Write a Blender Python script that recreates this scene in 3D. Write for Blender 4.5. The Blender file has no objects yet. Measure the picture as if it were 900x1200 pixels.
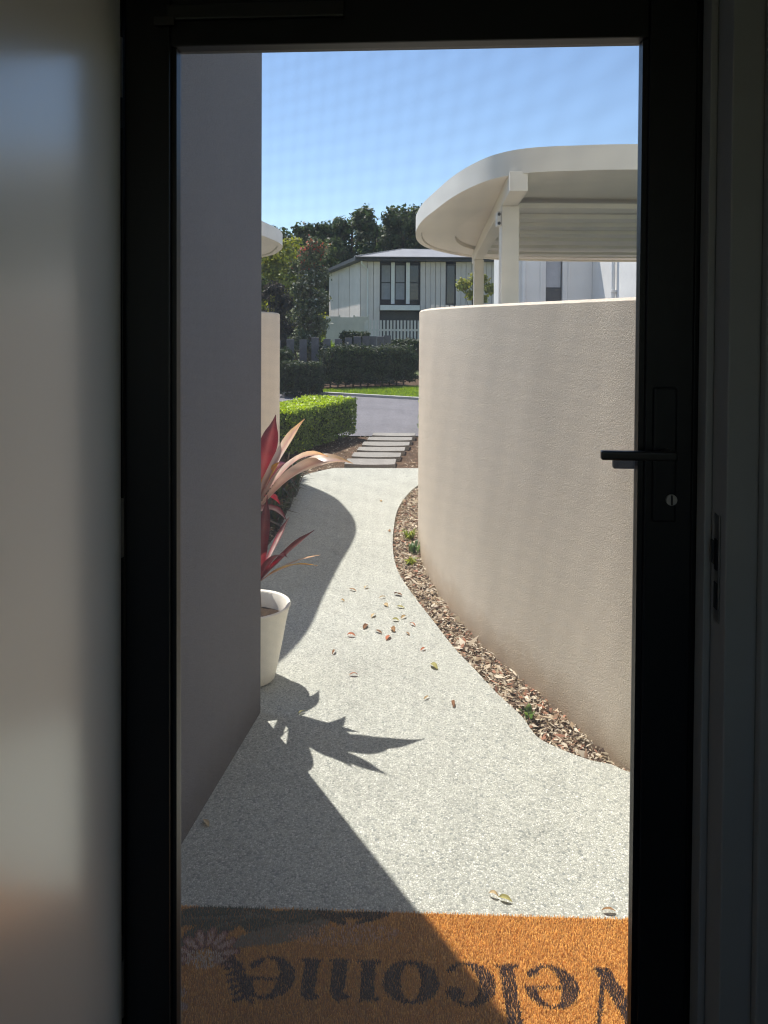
import bpy, bmesh, math, random
import numpy as np
from mathutils import Matrix, Vector

S = bpy.context.scene
COL = S.collection
rad = math.radians

# ------------------------------------------------------------------ camera
EYE = 1.6
PITCH, ROLL = rad(1.18), rad(0.32)
fw = Vector((0, math.cos(PITCH), -math.sin(PITCH)))
u0 = Vector((0, math.sin(PITCH), math.cos(PITCH)))
rt = Vector((1, 0, 0)) * math.cos(ROLL) + u0 * math.sin(ROLL)
up = Vector((1, 0, 0)) * -math.sin(ROLL) + u0 * math.cos(ROLL)
cam = bpy.data.cameras.new('camera')
cam.sensor_fit = 'VERTICAL'
cam.sensor_height = 36
cam.lens = 27
cam.shift_y = -0.168
cam.clip_start = 0.02
cam.clip_end = 3000
co = bpy.data.objects.new('camera', cam)
COL.objects.link(co)
m = Matrix((rt, up, -fw)).transposed().to_4x4()
m.translation = (0, 0, EYE)
co.matrix_world = m
S.camera = co

# ------------------------------------------------------------------ sky, sun, exposure
SUN_EL = rad(57.5)
SUN_XY = (-0.492, 0.871)
W = bpy.data.worlds.new('World')
S.world = W
W.use_nodes = True
nt = W.node_tree
nt.nodes.clear()
sky = nt.nodes.new('ShaderNodeTexSky')
sky.sky_type = 'NISHITA'
sky.sun_disc = False
sky.sun_elevation = SUN_EL
sky.sun_rotation = math.atan2(SUN_XY[0], SUN_XY[1])
sky.air_density = 1.0
sky.dust_density = 0.0
sky.altitude = 400
sky.ozone_density = 2.2
bg = nt.nodes.new('ShaderNodeBackground')
bg.inputs['Strength'].default_value = 0.095
wo = nt.nodes.new('ShaderNodeOutputWorld')
nt.links.new(sky.outputs[0], bg.inputs[0])
nt.links.new(bg.outputs[0], wo.inputs[0])
sl = bpy.data.lights.new('sun', 'SUN')
sl.energy = 4.4
sl.angle = rad(0.53)
sl.color = (1.0, 0.95, 0.87)
so = bpy.data.objects.new('sun', sl)
COL.objects.link(so)
sd = Vector((SUN_XY[0] * math.cos(SUN_EL), SUN_XY[1] * math.cos(SUN_EL), math.sin(SUN_EL)))
so.rotation_euler = sd.to_track_quat('Z', 'Y').to_euler()
so.location = sd * 60
V = S.view_settings
V.view_transform = 'Standard'
V.look = 'None'
V.gamma = 1
V.use_curve_mapping = False
V.exposure = 1.0
S.render.engine = 'CYCLES'
S.cycles.filter_width = 1.2
S.cycles.max_bounces = 10
S.cycles.diffuse_bounces = 6
S.cycles.transparent_max_bounces = 16
S.cycles.caustics_reflective = False
S.cycles.caustics_refractive = False

# ------------------------------------------------------------------ helpers
MATS = {}


class NB:
    """small node-tree builder"""
    def __init__(self, name):
        self.m = bpy.data.materials.new(name)
        self.m.use_nodes = True
        self.t = self.m.node_tree
        self.t.nodes.clear()
        self.out = self.n('OutputMaterial')
        MATS[name] = self.m

    def n(self, kind, **kw):
        nd = self.t.nodes.new('ShaderNode' + kind)
        for k, v in kw.items():
            setattr(nd, k, v)
        return nd

    def l(self, a, b):
        self.t.links.new(a, b)

    def coord(self, which='Object'):
        return self.n('TexCoord').outputs[which]

    def noise(self, scale, detail=4, rough=0.55, vec=None, stretch=None):
        nd = self.n('TexNoise')
        nd.inputs['Scale'].default_value = scale
        nd.inputs['Detail'].default_value = detail
        nd.inputs['Roughness'].default_value = rough
        v = vec if vec is not None else self.coord()
        if stretch:
            mp = self.n('Mapping')
            mp.inputs['Scale'].default_value = stretch
            self.l(v, mp.inputs[0])
            v = mp.outputs[0]
        self.l(v, nd.inputs['Vector'])
        return nd.outputs['Fac']

    def ramp(self, fac, stops):
        nd = self.n('ValToRGB')
        e = nd.color_ramp.elements
        while len(e) < len(stops):
            e.new(0.5)
        for el, (p, c) in zip(e, stops):
            el.position = p
            el.color = (c[0], c[1], c[2], 1) if not isinstance(c, (int, float)) else (c, c, c, 1)
        self.l(fac, nd.inputs[0])
        return nd.outputs[0]

    def mix(self, fac, a, b, mode='MIX'):
        nd = self.n('Mix', data_type='RGBA', blend_type=mode)
        for s, v in ((nd.inputs[0], fac), (nd.inputs[6], a), (nd.inputs[7], b)):
            if isinstance(v, (int, float)):
                s.default_value = v
            elif isinstance(v, tuple):
                s.default_value = (v[0], v[1], v[2], 1)
            else:
                self.l(v, s)
        return nd.outputs[2]

    def math(self, op, a, b=0.0):
        nd = self.n('Math', operation=op)
        for s, v in ((nd.inputs[0], a), (nd.inputs[1], b)):
            if isinstance(v, (int, float)):
                s.default_value = v
            else:
                self.l(v, s)
        return nd.outputs[0]

    def bsdf(self, color, rough=0.7, bump=None, bump_d=0.002, bump_s=0.6, spec=0.5, metal=0.0):
        p = self.n('BsdfPrincipled')
        if isinstance(color, tuple):
            p.inputs['Base Color'].default_value = (*color, 1)
        else:
            self.l(color, p.inputs['Base Color'])
        if isinstance(rough, (int, float)):
            p.inputs['Roughness'].default_value = rough
        else:
            self.l(rough, p.inputs['Roughness'])
        p.inputs['Specular IOR Level'].default_value = spec
        p.inputs['Metallic'].default_value = metal
        if bump is not None:
            b = self.n('Bump')
            b.inputs['Distance'].default_value = bump_d
            b.inputs['Strength'].default_value = bump_s
            self.l(bump, b.inputs['Height'])
            self.l(b.outputs[0], p.inputs['Normal'])
        return p

    def done(self, sh):
        self.l(sh.outputs[0], self.out.inputs['Surface'])
        return self.m


def simple(name, c, rough=0.6, var=0.12, vscale=3.0, bscale=60.0, bd=0.001, spec=0.5, metal=0.0):
    b = NB(name)
    f = b.noise(vscale, 6, 0.6)
    lo = tuple(x * (1 - var) for x in c)
    hi = tuple(min(1, x * (1 + var)) for x in c)
    colr = b.ramp(f, [(0.3, lo), (0.7, hi)])
    bp = b.noise(bscale, 3)
    return b.done(b.bsdf(colr, rough, bp, bd, 0.5, spec, metal))


def tag(o, label=None, cat=None, group=None, kind=None):
    if label: o['label'] = label
    if cat: o['category'] = cat
    if group: o['group'] = group
    if kind: o['kind'] = kind
    return o


def empty(name, loc=(0, 0, 0), rz=0.0):
    o = bpy.data.objects.new(name, None)
    o.empty_display_size = 0.1
    COL.objects.link(o)
    o.location = loc
    o.rotation_euler = (0, 0, rz)
    return o


def mesh_obj(name, verts, faces, mat, parent=None, smooth=False, loc=None, rz=None):
    me = bpy.data.meshes.new(name)
    me.from_pydata([tuple(v) for v in verts], [], [tuple(f) for f in faces])
    me.update()
    if smooth:
        me.polygons.foreach_set('use_smooth', [True] * len(me.polygons))
    if mat is not None:
        me.materials.append(MATS[mat] if isinstance(mat, str) else mat)
    o = bpy.data.objects.new(name, me)
    COL.objects.link(o)
    if parent: o.parent = parent
    if loc is not None: o.location = loc
    if rz is not None: o.rotation_euler = (0, 0, rz)
    return o


def inst(src, parent=None, loc=None, rz=None):
    o = src.copy()
    COL.objects.link(o)
    if parent is not None: o.parent = parent
    if loc is not None: o.location = loc
    if rz is not None: o.rotation_euler = (0, 0, rz)
    return o


class MB:
    def __init__(self):
        self.bm = bmesh.new()

    def box(self, a, b, bev=0.0, seg=2):
        x0, y0, z0 = a
        x1, y1, z1 = b
        vs = [self.bm.verts.new(p) for p in ((x0, y0, z0), (x1, y0, z0), (x1, y1, z0), (x0, y1, z0),
                                             (x0, y0, z1), (x1, y0, z1), (x1, y1, z1), (x0, y1, z1))]
        fs = [self.bm.faces.new([vs[i] for i in f]) for f in
              ((3, 2, 1, 0), (4, 5, 6, 7), (0, 1, 5, 4), (1, 2, 6, 5), (2, 3, 7, 6), (3, 0, 4, 7))]
        if bev:
            es = {e for f in fs for e in f.edges}
            bmesh.ops.bevel(self.bm, geom=list(es), offset=bev, segments=seg, affect='EDGES', profile=0.6)
        return self

    def beam(self, p, q, w, h, bev=0.0):
        """box running p->q (centre line), width w, height h"""
        p, q = Vector(p), Vector(q)
        d = (q - p)
        L = d.length
        t = MB()
        t.box((-w / 2, 0, -h / 2), (w / 2, L, h / 2), bev)
        d.normalize()
        upv = Vector((0, 0, 1)) if abs(d.z) < 0.95 else Vector((1, 0, 0))
        x = d.cross(upv).normalized()
        z = x.cross(d).normalized()
        M = Matrix((x, d, z)).transposed().to_4x4()
        M.translation = p
        t.bm.transform(M)
        self.merge(t)
        return self

    def tube(self, pts, rads, n=8, cap=True):
        pts = [Vector(p) for p in pts]
        if isinstance(rads, (int, float)): rads = [rads] * len(pts)
        rings = []
        for i, p in enumerate(pts):
            d = (pts[min(i + 1, len(pts) - 1)] - pts[max(i - 1, 0)]).normalized()
            a = Vector((0, 0, 1)) if abs(d.z) < 0.9 else Vector((1, 0, 0))
            x = d.cross(a).normalized()
            y = d.cross(x)
            rings.append([self.bm.verts.new(p + (x * math.cos(2 * math.pi * k / n) + y * math.sin(2 * math.pi * k / n)) * rads[i]) for k in range(n)])
        for r0, r1 in zip(rings, rings[1:]):
            for k in range(n):
                self.bm.faces.new((r0[k], r0[(k + 1) % n], r1[(k + 1) % n], r1[k]))
        if cap:
            self.bm.faces.new(rings[0][::-1])
            self.bm.faces.new(rings[-1])
        return self

    def lathe(self, prof, n=32):
        rings = []
        for r, z in prof:
            rings.append([self.bm.verts.new((r * math.cos(2 * math.pi * k / n), r * math.sin(2 * math.pi * k / n), z)) for k in range(n)])
        for r0, r1 in zip(rings, rings[1:]):
            for k in range(n):
                self.bm.faces.new((r0[k], r0[(k + 1) % n], r1[(k + 1) % n], r1[k]))
        return self

    def prism(self, poly, z0, z1):
        lo = [self.bm.verts.new((x, y, z0)) for x, y in poly]
        hi = [self.bm.verts.new((x, y, z1)) for x, y in poly]
        n = len(poly)
        for i in range(n):
            self.bm.faces.new((lo[i], lo[(i + 1) % n], hi[(i + 1) % n], hi[i]))
        self.bm.faces.new(hi)
        self.bm.faces.new(lo[::-1])
        return self

    def merge(self, other):
        me = bpy.data.meshes.new('tmp')
        other.bm.to_mesh(me)
        self.bm.from_mesh(me)
        bpy.data.meshes.remove(me)
        other.bm.free()

    def build(self, name, mat, parent=None, smooth=False, loc=None, rz=None):
        bmesh.ops.recalc_face_normals(self.bm, faces=self.bm.faces)
        me = bpy.data.meshes.new(name)
        self.bm.to_mesh(me)
        self.bm.free()
        if smooth:
            me.polygons.foreach_set('use_smooth', [True] * len(me.polygons))
        me.materials.append(MATS[mat] if isinstance(mat, str) else mat)
        o = bpy.data.objects.new(name, me)
        COL.objects.link(o)
        if parent: o.parent = parent
        if loc is not None: o.location = loc
        if rz is not None: o.rotation_euler = (0, 0, rz)
        return o


def box(name, a, b, mat, parent=None, bev=0.0, loc=None, rz=None):
    return MB().box(a, b, bev).build(name, mat, parent, loc=loc, rz=rz)


def catmull(pts, k=8, closed=False):
    P = [np.array(p, float) for p in pts]
    n = len(P)
    out = []
    rng = range(n) if closed else range(n - 1)
    for i in rng:
        if closed:
            a, b, c, d = P[(i - 1) % n], P[i], P[(i + 1) % n], P[(i + 2) % n]
        else:
            a, b, c, d = P[max(i - 1, 0)], P[i], P[i + 1], P[min(i + 2, n - 1)]
        for j in range(k):
            t = j / k
            out.append(0.5 * ((2 * b) + (-a + c) * t + (2 * a - 5 * b + 4 * c - d) * t * t + (-a + 3 * b - 3 * c + d) * t ** 3))
    if not closed: out.append(P[-1])
    return np.array(out)


def offset(line, d, closed=False):
    """offset a polyline to its left by d"""
    n = len(line)
    out = []
    for i in range(n):
        if closed:
            t = line[(i + 1) % n] - line[i - 1]
        else:
            t = line[min(i + 1, n - 1)] - line[max(i - 1, 0)]
        t = t / (np.linalg.norm(t) + 1e-9)
        out.append(line[i] + d * np.array((-t[1], t[0])))
    return np.array(out)


def inside(poly, x, y):
    poly = np.asarray(poly)
    r = np.zeros(len(x), bool)
    j = len(poly) - 1
    for i in range(len(poly)):
        xi, yi = poly[i]
        xj, yj = poly[j]
        c = ((yi > y) != (yj > y)) & (x < (xj - xi) * (y - yi) / (yj - yi + 1e-12) + xi)
        r ^= c
        j = i
    return r


def quads_mesh(name, verts, nper, mat, parent=None, tint=None, smooth=False, faces=None):
    """many little pieces: verts (N, nper, 3); one n-gon per piece, or `faces` (index tuples into a piece)"""
    N = verts.shape[0]
    faces = faces or [tuple(range(nper))]
    fl = np.array([i for f in faces for i in f])
    ls = np.array([len(f) for f in faces])
    me = bpy.data.meshes.new(name)
    me.vertices.add(N * nper)
    me.vertices.foreach_set('co', verts.reshape(-1).astype(np.float32))
    idx = (np.arange(N)[:, None] * nper + fl[None, :]).reshape(-1)
    me.loops.add(len(idx))
    me.loops.foreach_set('vertex_index', idx.astype(np.int32))
    tot = np.tile(ls, N)
    me.polygons.add(len(tot))
    me.polygons.foreach_set('loop_start', (np.cumsum(tot) - tot).astype(np.int32))
    me.polygons.foreach_set('loop_total', tot.astype(np.int32))
    if smooth:
        me.polygons.foreach_set('use_smooth', [True] * len(tot))
    me.update(calc_edges=True)
    if tint is not None:
        tint = np.asarray(tint)
        a = me.attributes.new('tint', 'FLOAT_COLOR', 'POINT')
        c = np.ones((N, nper, 4), np.float32)
        c[:, :, :3] = tint[:, None, :] if tint.ndim == 2 else tint
        a.data.foreach_set('color', c.reshape(-1))
    me.materials.append(MATS[mat] if isinstance(mat, str) else mat)
    o = bpy.data.objects.new(name, me)
    COL.objects.link(o)
    if parent: o.parent = parent
    return o


RNG = np.random.default_rng(7)


def unit(v):
    return v / (np.linalg.norm(v, axis=-1, keepdims=True) + 1e-9)


def leaves(P, Nrm, size, aspect, rng):
    """diamond leaves at points P, facing roughly Nrm, folded along the midrib; (N,4,3)"""
    N = len(P)
    nrm = unit(Nrm + rng.normal(0, 0.55, (N, 3)))
    t = unit(np.cross(nrm, rng.normal(0, 1, (N, 3))))
    s = np.cross(nrm, t)
    L = size * rng.uniform(0.6, 1.35, (N, 1))
    w = L * aspect
    return np.stack([P - t * L * 0.5, P + s * w * 0.5 + nrm * L * 0.1 - t * L * .06,
                     P + t * L * 0.5, P - s * w * 0.5 + nrm * L * 0.1 - t * L * .06], 1)


def pal(cols, n, rng, jit=0.18):
    c = np.array(cols)[rng.integers(0, len(cols), n)]
    return np.clip(c * rng.uniform(1 - jit, 1 + jit, (n, 1)), 0, 1)


# ------------------------------------------------------------------ materials
def leaf_mat(name, trans=0.35, rough=0.45, spec=0.4):
    b = NB(name)
    a = b.n('Attribute', attribute_name='tint').outputs['Color']
    p = b.bsdf(a, rough, spec=spec)
    tr = b.n('BsdfTranslucent')
    hs = b.n('HueSaturation')
    hs.inputs['Saturation'].default_value = 1.15
    hs.inputs['Value'].default_value = 1.5
    b.l(a, hs.inputs['Color'])
    b.l(hs.outputs[0], tr.inputs['Color'])
    mx = b.n('MixShader')
    mx.inputs[0].default_value = trans
    b.l(p.outputs[0], mx.inputs[1])
    b.l(tr.outputs[0], mx.inputs[2])
    return b.done(mx)


leaf_mat('leaf')
leaf_mat('far_leaf', 0.25, 0.6, 0.25)
leaf_mat('cordyline_leaf', 0.4, 0.3, 0.5)
leaf_mat('litter', 0.12, 0.8, 0.2)

# coir pile (colour of the print is carried by the bristles)
b = NB('coir_pile')
b.done(b.bsdf(b.n('Attribute', attribute_name='tint').outputs['Color'], 0.85, spec=0.15))
simple('coir_back', (0.34, 0.16, 0.045), 0.95, 0.3, 60, 300, 0.002, 0.1)


def stone_mix(name, cols, scale, rough, bump_d, blotch=0.12):
    b = NB(name)
    co_ = b.coord()
    v = b.n('TexVoronoi', feature='F1')
    v.inputs['Scale'].default_value = scale
    v.inputs['Randomness'].default_value = 1.0
    b.l(co_, v.inputs['Vector'])
    sep = b.n('SeparateColor')
    b.l(v.outputs['Color'], sep.inputs[0])
    n = len(cols)
    c = b.ramp(sep.outputs[0], [(i / (n - 1) if n > 1 else 0, k) for i, k in enumerate(cols)])
    v2 = b.n('TexVoronoi', feature='DISTANCE_TO_EDGE')
    v2.inputs['Scale'].default_value = scale
    b.l(co_, v2.inputs['Vector'])
    edge = b.ramp(v2.outputs['Distance'], [(0.0, 0.0), (0.16, 1.0)])
    mort = tuple(sum(k[i] for k in cols) / n * 0.72 for i in range(3))
    c = b.mix(edge, mort, c)
    big = b.noise(1.6, 6, 0.6)
    c = b.mix(1.0, c, b.ramp(big, [(0.3, 1 - blotch), (0.7, 1.0)]), 'MULTIPLY')
    stain = b.noise(5.5, 7, 0.7)
    c = b.mix(1.0, c, b.ramp(stain, [(0.28, 0.8), (0.45, 1.0)]), 'MULTIPLY')
    fine = b.noise(420, 3)
    c = b.mix(0.35, c, b.ramp(fine, [(0.3, 0.25), (0.7, 0.95)]), 'OVERLAY')
    h = b.math('ADD', b.math('MULTIPLY', edge, 0.7), b.math('MULTIPLY', fine, 0.5))
    return b.done(b.bsdf(c, rough, h, bump_d, 0.8, 0.3))


stone_mix('aggregate', [(0.31, 0.32, 0.28), (0.56, 0.57, 0.50), (0.41, 0.42, 0.38), (0.68, 0.68, 0.61), (0.20, 0.22, 0.21), (0.50, 0.50, 0.43)], 150, 0.8, 0.0018)
stone_mix('slab_concrete', [(0.27, 0.255, 0.235), (0.33, 0.31, 0.285), (0.30, 0.285, 0.26)], 60, 0.85, 0.003)
stone_mix('asphalt', [(0.18, 0.17, 0.185), (0.22, 0.21, 0.225), (0.155, 0.15, 0.165)], 45, 0.85, 0.003, 0.2)


def render_wall(name, c, blotch=0.08):
    b = NB(name)
    n1 = b.noise(200, 3, 0.65)
    n2 = b.noise(95, 2, 0.5)
    n3 = b.noise(0.9, 6, 0.6)
    n4 = b.noise(3.0, 5, 0.6, stretch=(1.0, 1.0, 0.18))
    base = b.ramp(n3, [(0.3, tuple(x * (1 - blotch) for x in c)), (0.7, tuple(x * (1 + blotch * .5) for x in c))])
    base = b.mix(1.0, base, b.ramp(n4, [(0.25, 0.95), (0.6, 1.0)]), 'MULTIPLY')
    base = b.mix(0.30, base, b.ramp(n1, [(0.36, 0.25), (0.64, 0.8)]), 'OVERLAY')
    # dirt splashed up from the bed along the foot of the wall
    sep = b.n('SeparateXYZ')
    b.l(b.n('NewGeometry').outputs['Position'], sep.inputs[0])
    foot = b.math('ADD', sep.outputs[2], b.math('MULTIPLY', b.noise(6, 5, 0.7), 0.25))
    base = b.mix(1.0, base, b.ramp(foot, [(0.10, (0.74, 0.68, 0.6)), (0.30, (1, 1, 1))]), 'MULTIPLY')
    h = b.math('ADD', n1, b.math('MULTIPLY', n2, 0.35))
    return b.done(b.bsdf(base, 0.92, h, 0.0052, 0.8, 0.2))


render_wall('cream_render', (0.80, 0.705, 0.59))
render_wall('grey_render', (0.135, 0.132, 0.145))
simple('canopy_paint', (0.82, 0.77, 0.69), 0.5, 0.05, 2.0, 40, 0.0006)
simple('white_paint', (0.78, 0.77, 0.75), 0.55, 0.05, 2.0, 40, 0.0008)
simple('soffit_paint', (0.86, 0.81, 0.74), 0.6, 0.06, 2.0, 40, 0.0006)
simple('black_powdercoat', (0.006, 0.007, 0.010), 0.42, 0.2, 6, 700, 0.0002, 0.35)
simple('dark_handle', (0.02, 0.02, 0.022), 0.3, 0.1, 6, 500, 0.0001, 0.5)
simple('steel', (0.35, 0.34, 0.33), 0.38, 0.2, 20, 300, 0.0002, 0.5, 1.0)
simple('jamb_paint', (0.36, 0.365, 0.37), 0.55, 0.06, 4, 120, 0.0004, 0.3)
simple('plaster', (0.78, 0.77, 0.72), 0.85, 0.04, 2, 120, 0.0004, 0.2)
simple('timber_floor', (0.34, 0.25, 0.17), 0.45, 0.2, 5, 80, 0.0005)
simple('sill_metal', (0.12, 0.12, 0.12), 0.5, 0.1, 8, 200, 0.0003, 0.5, 0.6)

# satin door paint, faint orange-peel from the roller
b = NB('door_paint')
pe = b.noise(210, 3, 0.6)
p = b.bsdf((0.82, 0.80, 0.76), 0.28, pe, 0.0004, 0.2, 0.9)
p.inputs['IOR'].default_value = 1.75
p.inputs['Coat Weight'].default_value = 0.7
p.inputs['Coat Roughness'].default_value = 0.19
p.inputs['Coat IOR'].default_value = 1.85
b.done(p)

# woven stainless screen: black wires with open holes between them
b = NB('screen_mesh')
sp = b.n('SeparateXYZ')
b.l(b.coord(), sp.inputs[0])
PITCH_MM = 0.0016
wx = b.math('LESS_THAN', b.math('FRACT', b.math('DIVIDE', sp.outputs[0], PITCH_MM)), 0.15)
wz = b.math('LESS_THAN', b.math('FRACT', b.math('DIVIDE', sp.outputs[2], PITCH_MM)), 0.15)
wire = b.math('MAXIMUM', wx, wz)
tr = b.n('BsdfTransparent')
pk = b.bsdf((0.03, 0.03, 0.033), 0.5, spec=0.4)
tl = b.n('BsdfTranslucent')  # translucent grey added to the black wires as a haze lifting the darks
tl.inputs[0].default_value = (0.24, 0.24, 0.24, 1)
pw = b.n('AddShader')
b.l(pk.outputs[0], pw.inputs[0])
b.l(tl.outputs[0], pw.inputs[1])
mx = b.n('MixShader')
b.l(wire, mx.inputs[0])
b.l(tr.outputs[0], mx.inputs[1])
b.l(pw.outputs[0], mx.inputs[2])
b.done(mx)

simple('pot_glaze', (0.86, 0.82, 0.72), 0.55, 0.06, 6, 90, 0.0008)
simple('soil', (0.045, 0.03, 0.02), 0.95, 0.4, 30, 120, 0.01, 0.1)
simple('mulch_soil', (0.10, 0.065, 0.042), 0.95, 0.45, 14, 90, 0.012, 0.1)
simple('cane', (0.16, 0.10, 0.06), 0.8, 0.3, 40, 90, 0.002, 0.2)
simple('bark', (0.10, 0.075, 0.055), 0.9, 0.35, 8, 30, 0.02, 0.1)
simple('hedge_core', (0.02, 0.028, 0.012), 1.0, 0.4, 12, 30, 0.03, 0.0)
simple('turf', (0.19, 0.26, 0.05), 0.9, 0.3, 2.2, 25, 0.03, 0.1)
simple('far_ground', (0.10, 0.12, 0.05), 0.95, 0.3, 0.4, 5, 0.03, 0.1)
simple('kerb_concrete', (0.42, 0.41, 0.39), 0.85, 0.15, 3, 60, 0.002)
simple('weathered_post', (0.17, 0.165, 0.17), 0.85, 0.25, 8, 30, 0.004, 0.1)
simple('fence_cream', (0.55, 0.53, 0.46), 0.7, 0.1, 2, 30, 0.002)
simple('picket_paint', (0.62, 0.62, 0.58), 0.6, 0.08, 4, 40, 0.001)
simple('cladding', (0.68, 0.61, 0.58), 0.7, 0.08, 0.8, 20, 0.003)
simple('cladding_light', (0.74, 0.67, 0.64), 0.7, 0.08, 0.8, 20, 0.003)
simple('charcoal_trim', (0.035, 0.037, 0.042), 0.6, 0.15, 2, 30, 0.001)
simple('roof_sheet', (0.22, 0.22, 0.225), 0.5, 0.1, 1, 20, 0.002, 0.5)
simple('curtain', (0.42, 0.43, 0.46), 0.8, 0.1, 4, 30, 0.004)
simple('window_glass', (0.03, 0.035, 0.045), 0.06, 0.1, 1, 5, 0.0001, 0.6)
simple('garage_dark', (0.06, 0.062, 0.065), 0.7, 0.1, 2, 20, 0.002)

# ------------------------------------------------------------------ ground, road, path, beds
def sheet(name, poly, z, mat, label, thick=None, cat=None):
    if thick:
        o = MB().prism(poly, z - thick, z).build(name, mat)
    else:
        o = mesh_obj(name, [(x, y, z) for x, y in poly], [tuple(range(len(poly)))], mat)
    return tag(o, label, cat, kind='structure')


sheet('ground', [(-400, -60), (400, -60), (400, 900), (-400, 900)], -0.09, 'far_ground', 'dull green ground reaching past the houses to the horizon', cat='ground')
sheet('road', [(-60, 11.0), (60, 11.4), (60, 16.2), (1.6, 16.15), (-1.3, 17.75), (-8, 18.6), (-60, 19)], -0.035, 'asphalt', 'grey paved lane running past the stepping slabs', cat='road')
sheet('garden_soil', [(-6, 2.6), (6, 2.6), (6, 10.98), (-6, 10.95)], -0.05, 'mulch_soil', 'brown garden soil around the pale path', cat='soil')
sheet('verge', [(-1.3, 17.8), (1.6, 16.2), (40, 16.25), (40, 22), (1.2, 20.2), (-1.9, 18.5)], -0.02, 'turf', 'bright mown grass verge in front of the dark hedges', cat='grass')
kb = MB()
for p, q in (((-1.3, 17.77, -.03), (1.6, 16.17, -.03)), ((1.6, 16.17, -.03), (40, 16.2, -.03)), ((-8, 18.62, -.03), (-1.3, 17.77, -.03))):
    kb.beam(p, q, 0.12, 0.1, 0.01)
tag(kb.build('kerb', 'kerb_concrete'), 'low concrete kerb edging the grass verge', 'kerb', kind='structure')
sheet('far_soil', [(-12, 18.9), (-1.9, 18.6), (1.2, 20.3), (12, 22.1), (12, 24.5), (-12, 24.5)], -0.03, 'mulch_soil', 'shaded soil under the clipped hedges', cat='soil')

right_edge = catmull([(1.15, 2.60), (0.9, 2.714), (0.839, 2.767), (0.761, 2.799), (0.665, 2.878), (0.601, 2.962), (0.571, 3.112), (0.498, 3.308), (0.432, 3.529),
                      (0.355, 3.773), (0.275, 4.111), (0.189, 4.472), (0.107, 4.886), (0.074, 5.304), (0.081, 5.922), (0.143, 6.734), (0.329, 7.558), (0.62, 8.1), (0.75, 8.52)], 5)
left_edge = catmull([(-0.55, 8.50), (-0.74, 8.25), (-0.905, 7.9), (-0.86, 7.2), (-0.81, 6.3), (-0.82, 5.6), (-0.92, 4.9), (-1.15, 4.2), (-1.5, 3.7), (-2.1, 3.3)], 5)
path_poly = [tuple(p) for p in right_edge] + [tuple(p) for p in left_edge] + [(-2.1, 1.45), (1.6, 1.22)]
pth = MB().prism(path_poly, -0.12, 0.0)
tag(pth.build('path', 'aggregate'), 'pale exposed aggregate path curving between the rounded walls', 'path', kind='structure')

for nm, cw, sgn in (('wall side', 'R', 1), ('shaded side', 'L', -1)):
    pl_ = ([(1.6, 3.0), (6, 3.0), (6, 8.75), (1.9, 8.7), (1.2, 8.3), (0.8, 7.6), (0.6, 6.9), (0.46, 6.0), (0.46, 5.3), (0.52, 4.9), (0.62, 4.4), (0.9, 3.6), (1.2, 3.0)] if sgn > 0 else
           [(-6, 3.8), (-2.0, 3.9), (-1.65, 4.6), (-1.4, 5.5), (-1.25, 6.3), (-1.2, 7.0), (-1.25, 7.6), (-1.45, 8.2), (-1.8, 8.7), (-2.4, 9.0), (-6, 9.1)])
    sheet('courtyard', pl_, -0.012, 'aggregate', 'pale paved court inside the curved wall on the ' + nm, cat='paving')

# stepping slabs, children of the bedding strip they lie in
bed = mesh_obj('stepping_path', [(-0.75, 8.53, -0.03), (0.65, 8.53, -0.03), (0.95, 11.05, -0.03), (-0.75, 11.02, -0.03)], [(0, 1, 2, 3)], 'mulch_soil')
tag(bed, 'row of concrete stepping slabs from path to lane', 'path', kind='structure')
for k, (y0, y1, x0, x1) in enumerate([(8.60, 8.97, -.44, .13), (9.07, 9.39, -.38, .20), (9.49, 9.78, -.33, .26), (9.88, 10.2, -.28, .33), (10.31, 10.6, -.22, .38), (10.7, 10.97, -.16, .44)]):
    w = x1 - x0
    sl_ = MB()
    front = [(x0, y0 + .05), (x0 + w * .15, y0 + .015), (x0 + w * .35, y0 - .008), (x0 + w * .6, y0 - .014), (x0 + w * .85, y0 + .004), (x1, y0 + .03)]
    sl_.prism(front + [(x1 + .02, y1), (x0 + .02, y1 + .01)], -0.06, 0.022 + 0.004 * k)
    sl_.build('slab', 'slab_concrete', bed)

# ------------------------------------------------------------------ the house we look out of
HX, HY, HR = 0.033, 1.300, rad(-3.9)


def hloc(o):
    o.location = (HX, HY, 0)
    o.rotation_euler = (0, 0, HR)
    return o


# front wall around the doorway
house = hloc(empty('entry_house'))
tag(house, 'cream rendered front of the house around the entry doorway', 'house')
box('wall', (-2.6, -0.12, -0.1), (-0.552, 0.14, 5.7), 'plaster', house)
box('wall', (0.552, -0.12, -0.1), (2.4, 0.14, 5.7), 'plaster', house)
box('wall', (-0.552, -0.12, 2.262), (0.552, 0.14, 5.7), 'plaster', house)
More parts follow.
